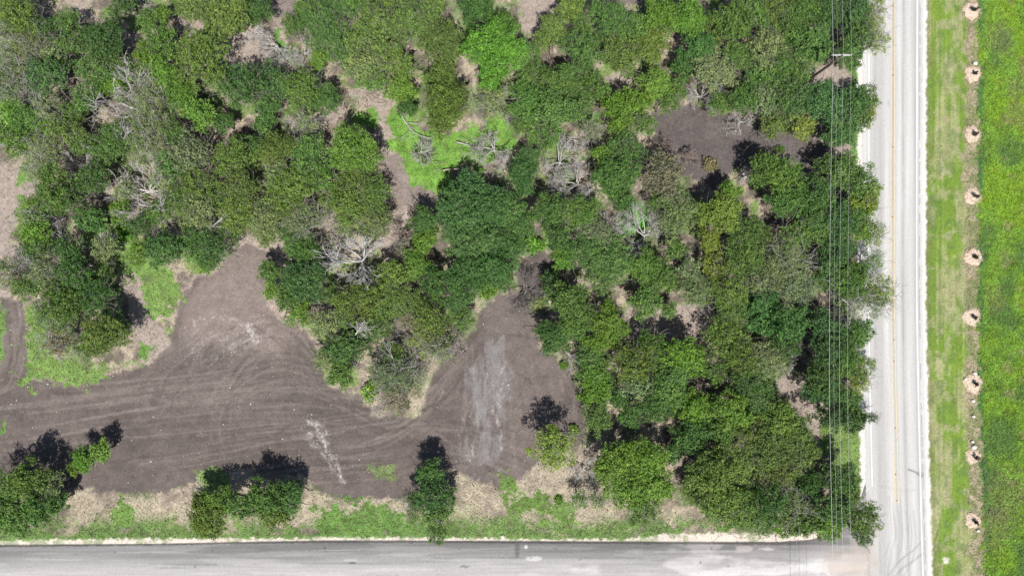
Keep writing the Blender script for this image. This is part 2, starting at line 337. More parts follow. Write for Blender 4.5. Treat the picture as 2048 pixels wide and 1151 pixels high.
# east of the main road
def rcx(y): return np.interp(y, [-2000, 0, 400, 600, 780, 1010, 1151, 3000], [1786, 1786.5, 1785.5, 1785.5, 1788.5, 1794, 1798, 1830])
rx = PX - rcx(PY)
gravel = sstep(72, 66, np.abs(rx+2) + (n_sml-.5)*9)*(PX > 1700)
mown = sstep(58, 62, rx)*sstep(154, 148, rx+(n_sml-.5)*10)
stripe = vnoise(PX, PY*.03, 5, 81)*.5 + vnoise(PX, PY*.012, 2.4, 82)*.5
dry = sstep(.50, .66, fbm(PX*1.3, PY*.35, 45, 83, 4)*.75 + stripe*.25 + .10*np.exp(-((PY-600)/60)**2) + .05*sstep(88, 66, rx))
v_s = .82+.36*stripe+.18*(fine-.5)
green(mown, (.145, .205, .04), .55); 
lay(mown, (.140, .222, .036), v_s); lay(mown*sstep(.5, .62, fbm(PX, PY*.5, 50, 85, 4))*.5, (.17, .26, .035), v_s)
lay(mown*dry*.75, (.29, .285, .15), v_s*(.85+.3*n_sml)); lay(mown*sstep(.56, .66, fbm(PX, PY*.8, 17, 86, 4))*.5, (.33, .30, .19), .8+.4*fine)
lay(mown*sstep(.56, .64, fbm(PX, PY*.8, 13, 87, 4))*.45, (.09, .15, .045), .8+.4*fine)
lay(mown*sstep(80, 66, rx + (n_mid-.5)*30)*.6, (.16, .16, .075), v_s*(.7+.6*n_sml))
straw = sstep(140, 150, rx + (n_mid-.5)*34)*sstep(178, 170, rx+(n_sml-.5)*8)
lay(straw, (.33, .29, .19), .6+.6*fine); lay(straw*sstep(.44, .58, fbm(PX, PY, 16, 88, 4))*.8, (.17, .20, .08), .7+.5*fine)
GREEN *= 1-straw*.6
mead = sstep(168, 176, rx + (n_sml-.5)*18 + (n_mid-.5)*22)
pm = fbm(PX, PY, 70, 91, 4); pm2 = fbm(PX, PY, 26, 92, 4)
green(mead, (.122, .228, .030), 1.0)
lay(mead*sstep(.50, .62, pm), (.145, .255, .024), .75+.5*n_sml); lay(mead*sstep(.47, .34, pm), (.085, .165, .038), .75+.5*n_sml)
lay(mead*sstep(.60, .70, pm2)*sstep(205, 225, rx)*.7, (.18, .20, .08), .75+.5*n_sml)
lay(mead*sstep(192, 172, rx)*sstep(.42, .55, fbm(PX*3, PY*.6, 50, 94, 3))*.8, (.06, .15, .05), .75+.5*n_sml)  # shade of the taller weeds at the meadow's left edge, painted into the colour
for k, (px, py, r_) in enumerate(((2000,80,30),(2035,230,26),(2005,995,55),(1985,1060,40),(2030,180,20),(1990,600,24))):
    lay(sstep(1.1, .6, np.hypot(PX-px, (PY-py)*.8)/r_ + (n_sml-.5)*1.2)*mead*.35, (.17, .165, .09), .7+.5*fine)
lay(sstep(1.1, .5, np.hypot(PX-1893, PY-1122)/9+(n_sml-.5)), (.55, .53, .45)); lay(sstep(1.1, .4, np.hypot(PX-1880, (PY-735)*.5)/14+(n_sml-.5))*.7, (.38, .36, .2))
for k in range(10):
    y0 = 980+rs.uniform(-20, 30); lay(stroke(smooth_line([(1868+k*1.5, y0), (1877+k, y0+60), (1862-k, y0+120)], 12), 1.2, 1, k+500, .6)*.4, (.42, .40, .24))
lay(gravel, (.66, .63, .58), .85+.22*fine); GREEN *= 1-gravel
GREEN[(PY < -40) | (PY > 1190) | (PX < -40) | (PX > 2090)] = 0
# beyond the photograph: broad even cover, the grid there is coarse
off = np.clip(sstep(-30, -90, PX) + sstep(-30, -90, PY) + sstep(1200, 1260, PY) + sstep(2080, 2140, PX), 0, 1)*(1-sstep(75, 60, np.abs(rx)))
far_c = np.where((rx > 0)[..., None], np.array((.105, .185, .04)), np.array((.13, .15, .07)))*(.85+.3*fbm(PX, PY, 900, 97, 2))[..., None]
C[:] = C*(1-off[..., None]) + far_c*off[..., None]
# heights
wood = sstep(0, 40, 1715-PX)*sstep(0, 40, 1060-PY)
Z = (-.02 - .0*PX) + wood*((fbm(PX, PY, 60, 15)-.5)*.35 + (n_sml-.5)*.10*(1-clr*.6)) - clr*.03 + mead*.10*n_sml - .12*mown*0
Z += sstep(178, 200, rx)*.05
Z = np.where(sstep(80, 70, np.abs(rx)) > 0, np.minimum(Z, -.02), Z)
nY, nX = PX.shape
WXc = (PX-CX)*S; WYc = (CY-PY)*S
idx = np.arange(nX*nY).reshape(nY, nX)
quads = np.stack([idx[1:, :-1], idx[1:, 1:], idx[:-1, 1:], idx[:-1, :-1]], -1).reshape(-1, 4)
g = mesh_np('ground', np.stack([WXc, WYc, Z], -1).reshape(-1, 3), quads, 4, M_ground, tint=np.clip(C, .01, .9).reshape(-1, 3), smooth=True)
tag(g, kind='structure')

# ------------------------------------------------------------------ roads
def grid_obj(name, X, Y, z, m, col):
    ny, nx = X.shape; i = np.arange(nx*ny).reshape(ny, nx)
    q = np.stack([i[1:, :-1], i[1:, 1:], i[:-1, 1:], i[:-1, :-1]], -1).reshape(-1, 4)
    zz = np.full(X.shape, z) if np.isscalar(z) else z
    o = mesh_np(name, np.stack([(X-CX)*S, (CY-Y)*S, zz], -1).reshape(-1, 3), q, 4, m, tint=np.clip(col, .01, .9).reshape(-1, 3))
    return tag(o, kind='structure')
ys = np.concatenate([np.arange(-3000, -60, 60), np.arange(-60, 1210, 1.6), np.arange(1210, 4000, 60)])
uu = np.linspace(-61, 60, 96)
U, Y = np.meshgrid(uu, ys); jl = (vnoise(ys, ys*0, 4, 41)-.5)*np.where((ys > 1000) & (ys < 1230), 9, 2.6) + (vnoise(ys, ys*0, 23, 42)-.5)*2
jr = (vnoise(ys, ys*0, 4, 43)-.5)*2.6 + (vnoise(ys, ys*0, 23, 44)-.5)*2
Xr = rcx(Y) + U + np.where(U < -52, (-52-U)/9, 0)*jl[:, None] + np.where(U > 52, (U-52)/8, 0)*jr[:, None]
f2 = rs.random(U.shape); base = .455 + .04*(vnoise(U, Y*.02, 3, 45)-.5) + .11*(fbm(U, Y*.04, 10, 46, 3)-.5)
trk = lambda c, w: np.exp(-((U-c)/w)**2)
base = base - .055*trk(-26, 9) - .075*trk(20, 3)*(.6+.8*vnoise(U, Y, 30, 48)) - .04*trk(-36, 4) + .05*trk(-12, 7) + .045*trk(12, 5) + .05*trk(33, 6) - .04*trk(45, 3)
base = base - .02 + .05*(np.abs(U) > 53)
base *= .93 + .14*f2
crack = trk(53.5, .8)*(vnoise(Y, Y*0, 12, 49) > .35); base = base*(1-.45*crack)
base = base*(1 - .12*trk(0, 4))
colr = base[..., None]*np.array((1.0, .980, .950))
def on_road(m_, rgb): 
    global colr
    colr = colr*(1-m_[..., None]) + np.array(rgb)*m_[..., None]
def rstroke(pts, w, seed=0, br=.5):
    p = smooth_line(pts, 18); d = np.full(Xr.shape, 1e9)
    for k in range(len(p)-1):
        ex, ey = p[k+1]-p[k]; t = np.clip(((Xr-p[k, 0])*ex+(Y-p[k, 1])*ey)/(ex*ex+ey*ey+1e-9), 0, 1)
        d = np.minimum(d, np.hypot(Xr-p[k, 0]-t*ex, Y-p[k, 1]-t*ey))
    return sstep(w/2+1, w/2-.6, d)*(1-br*vnoise(Xr, Y, 9, seed+5))
on_road(rstroke([(1775,1152),(1800,1120),(1828,1098),(1842,1082)], 3, 1)*.5, (.16, .16, .16))
on_road(rstroke([(1772,1175),(1800,1140),(1830,1118),(1846,1105)], 4, 2)*.5, (.17, .17, .17))
for k in range(16):
    a = rs.uniform(0, 1); x0 = 1762+a*66
    on_road(rstroke([(x0-28*a, 1165), (x0, 1120-rs.uniform(0, 20)), (x0+12-8*a, 1070), (x0+6-6*a, 1000+rs.uniform(-10, 30))], rs.uniform(.8, 2.6), k+9)*rs.uniform(.15, .4), (.2, .2, .2))
on_road(rstroke([(1817,938),(1830,943),(1843,952)], 4, 30, .3)*.8, (.19, .19, .19)); on_road(rstroke([(1838,946),(1845,948)], 9, 31, .6)*.75, (.18, .18, .18))
on_road(rstroke([(1776,202),(1779,212)], 2.5, 32)*.55, (.2, .2, .2)); on_road(rstroke([(1735,985),(1741,1015)], 9, 33)*.35, (.25, .24, .24))
on_road(rstroke([(1786,400),(1786,10)], 2.2, 35)*.35, (.33, .27, .2)); on_road(rstroke([(1760,970),(1800,980),(1830,978)], 6, 36)*.2, (.25, .25, .25))
on_road(sstep(-34, -60, U+(fbm(U, Y, 14, 47, 4)-.5)*26)*sstep(1000, 1070, Y)*.75, (.40, .35, .30)); on_road(sstep(-54, -60, U)*sstep(985, 1010, Y)*.5, (.3, .27, .25))
road = grid_obj('road', Xr, Y, .004, M_road, colr)
# side road
xs = np.concatenate([np.arange(-3000, -60, 50), np.arange(-60, 1765, 2.0)]); vv = np.concatenate([np.linspace(0, 1, 60)])
Vv, Xs = np.meshgrid(vv, xs); yt = ytop(xs) + (vnoise(xs, xs*0, 5, 51)-.5)*2.0 + (vnoise(xs, xs*0, 40, 52)-.5)*2; yb = np.full(xs.shape, 1212.) + (vnoise(xs, xs*0, 6, 53)-.5)*3
Ys = yt[:, None] + (yb-yt)[:, None]*Vv
Xs, Ys = Xs.T[::1], Ys.T[::1]; f3 = rs.random(Xs.shape)
dy = Ys - np.interp(Xs, [-3000, 0, 650, 1000, 1765], [1094, 1090, 1081, 1082, 1086])
b = .15 + .20*sstep(6, 62, dy + 22*(fbm(Xs*.12, Ys*2, 30, 54, 4)-.5)) + .11*(fbm(Xs*.06, Ys*2.2, 12, 55, 4)-.5)
lp = region_like = fbm(Xs*.5, Ys*1.6, 60, 56, 4)
b = b + .12*sstep(.52, .66, lp)*sstep(900, 1250, Xs) + .05*sstep(.52, .6, fbm(Xs*.15, Ys*3, 26, 57, 3))
b = np.where(dy < 3.5, b*.5, b)
b += .10*sstep(1560, 1680, Xs)
b *= .92+.16*f3
cs = b[..., None]*np.array((1.03, .99, .98))
def on_side(m_, rgb):
    global cs
    cs = cs*(1-m_[..., None]) + np.array(rgb)*m_[..., None]
def blob(px, py, ax, ay, a=1., sd=0, X=None):
    return sstep(1.1, .7, np.hypot((Xs-px)/ax, (Ys-py)/ay)+(fbm(Xs, Ys, 8, 60+sd, 3)-.5)*.9)*a
on_side(blob(1067,1116,17,5,.8), (.52,.50,.48)); on_side(blob(1034,1098,6,15,.55,1), (.08,.08,.075)); on_side(blob(1052,1093,4,4,.8,2), (.55,.53,.5))
on_side(blob(705,1125,9,3,.8,3), (.07,.07,.07)); on_side(blob(929,1132,11,3,.6,4), (.09,.09,.09)); on_side(blob(650,1095,3,6,.6,5), (.09,.09,.09))
on_side(blob(1728,975,7,16,.7,6), (.13,.12,.12)); on_side(blob(1695,1125,60,34,.45,7), (.34,.28,.23)); on_side(blob(1690,1135,60,10,.35,8), (.46,.39,.32)); on_side(blob(1722,1100,22,60,.4,17), (.42,.37,.33))
on_side(blob(1400,1120,20,7,.6,9), (.45,.42,.40)); on_side(blob(1490,1096,18,6,.6,10), (.42,.38,.36)); on_side(blob(1440,1113,30,3,.6,11), (.48,.46,.44)); on_side(blob(1535,1097,16,3,.6,12), (.48,.46,.44))
on_side(blob(1530,1125,60,4,.5,13), (.48,.46,.44)); on_side(blob(1060,1148,20,5,.5,14), (.5,.48,.46)); on_side(blob(700,1119,14,1.5,.6,15), (.5,.5,.5))
for k in range(44):
    x0 = rs.uniform(-20, 1600); on_side(blob(x0, rs.uniform(1098, 1160), rs.uniform(40, 130), rs.uniform(.9, 2.4), rs.uniform(.15, .45), 20+k), (.42,.405,.40) if rs.random() < .6 else (.13,.125,.125))
for k in range(10): on_side(blob(rs.uniform(0, 1500), rs.uniform(1095, 1140), 3, 1.6, .6, 70+k), (.07,.07,.07))
grid_obj('side_road', Xs, Ys, 0.0, M_side, cs)
# painted lines
def line(name, off, w, y0, y1, m):
    yy = np.arange(y0, y1, 6.); c = rcx(yy)+off; j = (vnoise(yy, yy*0+off, 6, 64)-.5)*.35
    X = np.stack([c-w/2+j, c+w/2+j], 1); Yl = np.stack([yy, yy], 1); ny = len(yy)
    i = np.arange(ny*2).reshape(ny, 2); q = np.stack([i[1:, 0], i[1:, 1], i[:-1, 1], i[:-1, 0]], -1)
    o = mesh_np(name, np.stack([(X-CX)*S, (CY-Yl)*S, np.full(X.shape, .009)], -1).reshape(-1, 3), q, 4, m); tag(o, kind='structure')
line('edge_line', -48.5, 2.4, -2400, 978, M_white); line('edge_line', 47.8, 2.4, -2400, 2400, M_white)
line('centre_line', -3.6, 1.4, -2400, 1011, M_yellow); line('centre_line', 3.2, 1.4, -2400, 1011, M_yellow)
for k, (px, py) in enumerate(((1786,12),(1786,151),(1785,294),(1785,434),(1787,679),(1788,722),(1790,855),(1791,948),(1793,1000))):
    mb = MB(); x, y = W(px, py); r = .13
    a = [(math.cos(t)*r, math.sin(t)*r, 0) for t in np.arange(8)*math.pi/4]; b_ = [(q[0]*.6, q[1]*.6, .03) for q in a]
    mb.add(np.array(a+b_), [tuple(range(8, 16))]+[(i, (i+1) % 8, (i+1) % 8+8, i+8) for i in range(8)])
    o = mb.build('road_stud', M_stud); o.location = (x, y, .01)
    tag(o, ['topmost','second','third','fourth','fifth','sixth','seventh','eighth','lowest'][k] + ' of the small brown studs down the yellow centre line, counted from the top', 'road stud', 'brown studs on the centre line')

# ------------------------------------------------------------------ low vegetation, stones, twigs (uncountable)
def sample_g(arr, px, py):
    i = np.clip(np.searchsorted(gx, px), 0, nX-1); j = np.clip(np.searchsorted(gy, py), 0, nY-1); return arr[j, i]
def blades(name, n, maskf, hmin, hmax, wmul, seed, box=(-40, -40, 2090, 1190), gain=1.0, dryf=.03):
    r = np.random.default_rng(seed); px = r.uniform(box[0], box[2], n); py = r.uniform(box[1], box[3], n)
    keep = r.random(n) < sample_g(maskf, px, py); px = px[keep]; py = py[keep]; n = len(px)
    base_c = sample_g(C, px, py)*gain*r.uniform(.65, 1.45, (n, 1)); base_c[:, 0] *= r.uniform(.85, 1.3, n); dr = r.random(n) < dryf; base_c[dr] = np.array((.34, .29, .18))*r.uniform(.5, 1.2, (dr.sum(), 1))
    h = r.uniform(hmin, hmax, n); a = r.uniform(0, 2*math.pi, n); lean = r.uniform(.4, 2.2, n)
    c = np.stack([(px-CX)*S, (CY-py)*S, sample_g(Z, px, py)-.01], -1)
    d = np.stack([np.cos(a)*lean, np.sin(a)*lean, np.ones(n)], -1); d /= np.linalg.norm(d, axis=1)[:, None]
    s = np.stack([-np.sin(a), np.cos(a), np.zeros(n)], -1)*(h*wmul)[:, None]
    tip = c + d*h[:, None]; mid = c + d*(h*.5)[:, None] + np.array([0, 0, 1])*(h*.12)[:, None]
    v = np.stack([c, mid+s, tip, mid-s], 1).reshape(-1, 3)
    o = mesh_np(name, v, np.arange(4*n), 4, M_grass, tint=np.repeat(np.clip(base_c, .01, .8), 4, axis=0)); return o
tag(blades('meadow_grass', 110000, GREEN*mead, .10, .30, .20, 1, (1930, -40, 2090, 1190), 1.3), 'lush uneven green meadow growth right of the mulch rings', 'grass', kind='stuff')
tag(blades('mown_grass', 40000, GREEN*mown, .05, .12, .35, 2, (1840, -40, 1960, 1190), 1.1), 'short mown lime green grass strip between road and mulch rings', 'grass', kind='stuff')
tag(blades('weeds', 420000, GREEN*(PX < 1740), .08, .28, .26, 3, (-40, -40, 1740, 1100), 1.08, .2), 'bright green weeds and grass along the verge and in woodland gaps', 'ground cover', kind='stuff')
tag(blades('dry_grass', 60000, (1-GREEN)*(1-clr)*(PX < 1728)*(PY < 1080)*sstep(.2, .3, C[..., 0])*.9, .15, .5, .09, 4, (-40, -40, 1735, 1085), 1.2), 'pale dry grass and chaff between the trees and verge', 'dry grass', kind='stuff')
tag(blades('dry_grass', 16000, straw*.9, .10, .3, .12, 8, (1925, -40, 1975, 1190), 1.15), 'straw coloured dry grass around the mulch rings', 'dry grass', kind='stuff')
r = np.random.default_rng(9)
mb = MB(); n = 0
ico = np.array([(1,0,0),(-1,0,0),(0,1,0),(0,-1,0),(0,0,1),(0,0,-1)], dtype=float); icf = [(0,2,4),(2,1,4),(1,3,4),(3,0,4),(2,0,5),(1,2,5),(3,1,5),(0,3,5)]
while n < 900:
    px, py = r.uniform(0, 1200), r.uniform(480, 1060)
    if sample_g(clr, px, py) < .5 and r.random() > .2: continue
    s_ = .03 + r.exponential(.028); x, y = W(px, py)
    mb.add(ico*np.array([1, r.uniform(.6, 1), .6])*s_*r.uniform(.8, 1.2, (6, 1)) + np.array([x, y, sample_g(Z, px, py)+s_*.2]), icf); n += 1
tag(mb.build('stones', M_stone), 'small pale stones scattered over the grey brown dirt clearing', 'stones', kind='stuff')
mb = MB(); n = 0
while n < 5200:
    px, py = r.uniform(-20, 1715), r.uniform(-20, 1070)
    if (sample_g(clr, px, py) > .3 and r.random() > .03) or sample_g(GREEN, px, py) > .5: continue
    x, y = W(px, py); a = r.uniform(0, math.pi); l = r.uniform(.2, .9); z = sample_g(Z, px, py)+.03; c_, s_ = math.cos(a)*l/2, math.sin(a)*l/2
    mb.tube([(x-c_, y-s_, z), (x+r.normal(0, .04), y+r.normal(0, .04), z+.05), (x+c_, y+s_, z+.02)], [.02, .017, .008], 3, False); n += 1
tag(mb.build('fallen_twigs', M_stick), 'pale fallen twigs littering the ground between the trees', 'twigs', kind='stuff')


# ------------------------------------------------------------------ trees
TINT = {'G': (.130, .235, .034), 'M': (.104, .190, .042), 'D': (.076, .152, .040), 'T': (.072, .152, .036), 'O': (.128, .194, .043),
        'Y': (.205, .270, .048), 'W': (.180, .235, .098), 'N': (.120, .262, .034), 'B': (.20, .18, .095)}
WORD = {'G': 'bright green', 'M': 'mid green', 'D': 'dark green', 'T': 'deep bluish green', 'O': 'olive green', 'Y': 'yellow green', 'W': 'grey green', 'N': 'vivid lime green', 'B': 'brownish'}
def leaves(centres, nrm, per, spread, L, Wd, r, flat=.5):
    """tufts of folded leaf-shaped faces round the given centres"""
    n = len(centres)*per
    c = np.repeat(centres, per, axis=0) + r.normal(0, spread, (n, 3))*np.array([1, 1, .7])
    nn = np.repeat(nrm, per, axis=0)*flat + r.normal(0, .55, (n, 3)); nn /= np.linalg.norm(nn, axis=1)[:, None]
    t = np.cross(nn, r.normal(0, 1, (n, 3))); t /= np.linalg.norm(t, axis=1)[:, None]+1e-9; b = np.cross(nn, t)
    l = (L*r.uniform(.6, 1.3, n))[:, None]; w = (Wd*r.uniform(.6, 1.3, n))[:, None]
    v = np.stack([c-t*l, c+b*w+nn*w*.3, c+t*l, c-b*w+nn*w*.3], 1).reshape(-1, 3)
    tuft = np.repeat(r.random(len(centres)), per); tone = np.clip(.25*r.random(n)+.55*tuft+.1+r.normal(0, .08, n), 0, 1)
    return v, np.repeat(tone, 4)
def grow(mb, p, d, length, rad, depth, r, kids=3, up=.0, wob=.35, tip=.016, ang=.62):
    ns = 4 if depth > 0 else 3; pts = [p.copy()]; d = d/np.linalg.norm(d); dirs = [d]
    for k in range(ns):
        d = d + r.normal(0, wob, 3)/1.6 + np.array([0, 0, up]); d /= np.linalg.norm(d)
        p = p + d*length/ns; pts.append(p.copy()); dirs.append(d)
    r1 = max(rad*.55, tip) if depth > 0 else tip*.7
    mb.tube(pts, np.linspace(rad, r1, ns+1), 5 if rad > .06 else 3, False)
    if depth <= 0: return [(pts[-1], dirs[-1])]
    ends = []
    for k in range(kids):
        i = ns if k == 0 else r.integers(1, ns+1); dd = dirs[i] + r.normal(0, ang, 3)*np.array([1, 1, .7])
        ends += grow(mb, pts[i], dd, length*r.uniform(.55, .85), max(r1*(.9 if k == 0 else .7), tip), depth-1, r, kids, up, wob, tip, ang)
    return ends
def crown_lobes(R, r, n):
    lob = [(0, 0, .28*R, .55*R)]
    a0 = r.uniform(0, 6.28)
    for k in range(n):
        a = a0 + k*2.399 + r.normal(0, .3); q = math.sqrt((k+.6)/n)*.74*r.uniform(.85, 1.14)
        lob.append((math.cos(a)*q*R, math.sin(a)*q*R, (.42*(1-q*q)-.06+r.uniform(-.08, .10))*R, R*r.uniform(.17, .33)*(1.1-.25*q)))
    return lob
def make_tree(R, form, seed):
    """prototype leafy tree of crown radius R: Empty > crown, trunk"""
    r = np.random.default_rng(seed); hc = 1.3 + .85*R
    dens = {'d': .84, 'm': .66, 's': .38}[form]; L, Wd = {'d': (.112, .062), 'm': (.108, .054), 's': (.105, .045)}[form]
    cs_, ns_ = [], []
    lobs = crown_lobes(R, r, int(8+R*3.6))
    for (x, y, z, lr) in lobs:
        k = int(lr*lr*34*dens)+4
        d = r.normal(0, 1, (k, 3)); d[:, 2] = np.abs(d[:, 2])*np.where(r.random(k) < .8, 1, -.5); d /= np.linalg.norm(d, axis=1)[:, None]
        rad = lr*(r.uniform(.52, 1.12, k)+np.where(r.random(k) < .24, r.uniform(0, .45, k), 0))
        c = np.array([x, y, z+hc]) + d*rad[:, None]*np.array([1, 1, .75])
        cs_.append(c); ns_.append(d)
        k2 = k//7; cs_.append(np.array([x, y, z+hc-.2*lr]) + r.normal(0, lr*.45, (k2, 3))*np.array([1, 1, .6])); ns_.append(np.tile([0, 0, 1.], (k2, 1)))
    cs_ = np.concatenate(cs_); ns_ = np.concatenate(ns_)+np.array([0, 0, .5])
    v, tone = leaves(cs_, ns_, {'d': 15, 'm': 13, 's': 11}[form], .13, L, Wd, r)
    root = empty('tree')
    mesh_np('crown', v, np.arange(len(v)), 4, M_leaf, root, tone=tone)
    mb = MB(); n_l = 5+int(R); h0 = hc-.55*R
    mb.tube([(0, 0, -.15), (.05, .02, h0*.5), (r.normal(0, .1), r.normal(0, .1), h0)], [.075*R+.05, .055*R+.03, .05*R+.02], 8)
    ends = []
    for k in range(n_l):
        x, y, z, lr = lobs[(k*2+1) % len(lobs)]; d = np.array([x, y, z+hc-h0])
        ends += grow(mb, np.array([0, 0, h0*.9]), d, np.linalg.norm(d)*.75, .035*R+.02, 3 if form == 's' else 2, r, 3, .02, .28, .017)
    if form != 'd':
        for k in range(int((22 if form == 's' else 6)*R/2)):
            e_, d_ = ends[r.integers(len(ends))]; d = d_ + r.normal(0, .6, 3); d[2] = abs(d[2])*.9
            grow(mb, e_, d, R*r.uniform(.25, .45), .026, 1, r, 3, .0, .3, .014)
    mb.build('trunk', M_bark, root)
    return root
def make_dead(R, seed):
    r = np.random.default_rng(seed); hc = 1.2+.8*R; root = empty('dead_tree'); mb = MB(); t = MB()
    h0 = hc*.5; t.tube([(0, 0, -.15), (.08, .03, h0*.5), (.05, .1, h0)], [.06*R+.05, .04*R+.035, .03*R+.02], 8)
    fan = (3.4, 5.2, 6.28)[seed % 3]; n_ = 6+int(R*1.6)
    for k in range(n_):
        a = fan*(k/n_-.5)+r.normal(0, .25); el = r.uniform(.1, .8)
        d = np.array([math.cos(a), math.sin(a), el])
        grow(mb, np.array([.05, .1, h0*r.uniform(.6, .98)]), d, R*r.uniform(.36, .62), (.019*R+.022 if R > 1.5 else .07), 4 if R > 1.5 else 3, r, 3, -.015, .24, .019, .44)
    v = np.concatenate(mb.v); q = np.hypot(v[:, 0], v[:, 1]); 
    t.build('trunk', M_bark, root); mb.build('branches', M_bark, root); return root
def make_bush(R, seed):
    r = np.random.default_rng(seed); root = empty('bush'); cs_, ns_ = [], []
    for (x, y, z, lr) in crown_lobes(R, r, 9):
        k = int(lr*lr*46)+5; d = r.normal(0, 1, (k, 3)); d[:, 2] = np.abs(d[:, 2]); d /= np.linalg.norm(d, axis=1)[:, None]
        cs_.append(np.array([x, y, z*.8+.25]) + d*lr*r.uniform(.7, 1.15, (k, 1))*np.array([1, 1, .7])); ns_.append(d)
    cs_ = np.concatenate(cs_); cs_[:, 2] = np.maximum(cs_[:, 2], .12); v, tone = leaves(cs_, np.concatenate(ns_)+np.array([0, 0, .5]), 12, .13, .12, .075, r)
    mesh_np('foliage', v, np.arange(len(v)), 4, M_leaf, root, tone=tone)
    mb = MB()
    for k in range(9):
        a = k*.7; grow(mb, np.array([0, 0, -.05]), np.array([math.cos(a), math.sin(a), .8]), R*.75, .035, 1, r, 3, 0, .25, .014)
    mb.build('stems', M_bark, root); return root
BINS = (1.3, 2.2, 3.0, 3.9)
PROTO = {}
def proto(form, R):
    b = min(range(4), key=lambda i: abs(BINS[i]-R)) if form not in 'xb' else (0 if R < 1.5 else 1 if R < 2.6 else 2)
    nv = {'d': 4, 'm': 5, 's': 4, 'x': 3, 'b': 3}[form]; key = (form, b)
    L_ = PROTO.setdefault(key, [])
    if len(L_) < nv:
        sd = hash((ord(form)*31+b*7+len(L_)*101)) % 100000; rr = BINS[b] if form not in 'xb' else ((1.2, 2.0, 3.2)[b] if form == 'x' else (.8, 1.6, 2.4)[b])
        o = (make_dead(rr, sd) if form == 'x' else make_bush(rr, sd) if form == 'b' else make_tree(rr, form, sd)); o['R'] = rr
        L_.append([o, False]); return L_[-1]
    k = len(L_); e = L_[rnd.randrange(k)]; return e
rnd = random.Random(3)
def copy_thing(o):
    c = o.copy(); COL.objects.link(c)
    for ch in list(o.children):
        d = ch.copy(); COL.objects.link(d); d.parent = c
    return c
BARK = {'d': (.14, .12, .10), 'm': (.22, .20, .17), 's': (.36, .345, .32), 'b': (.22, .19, .15)}
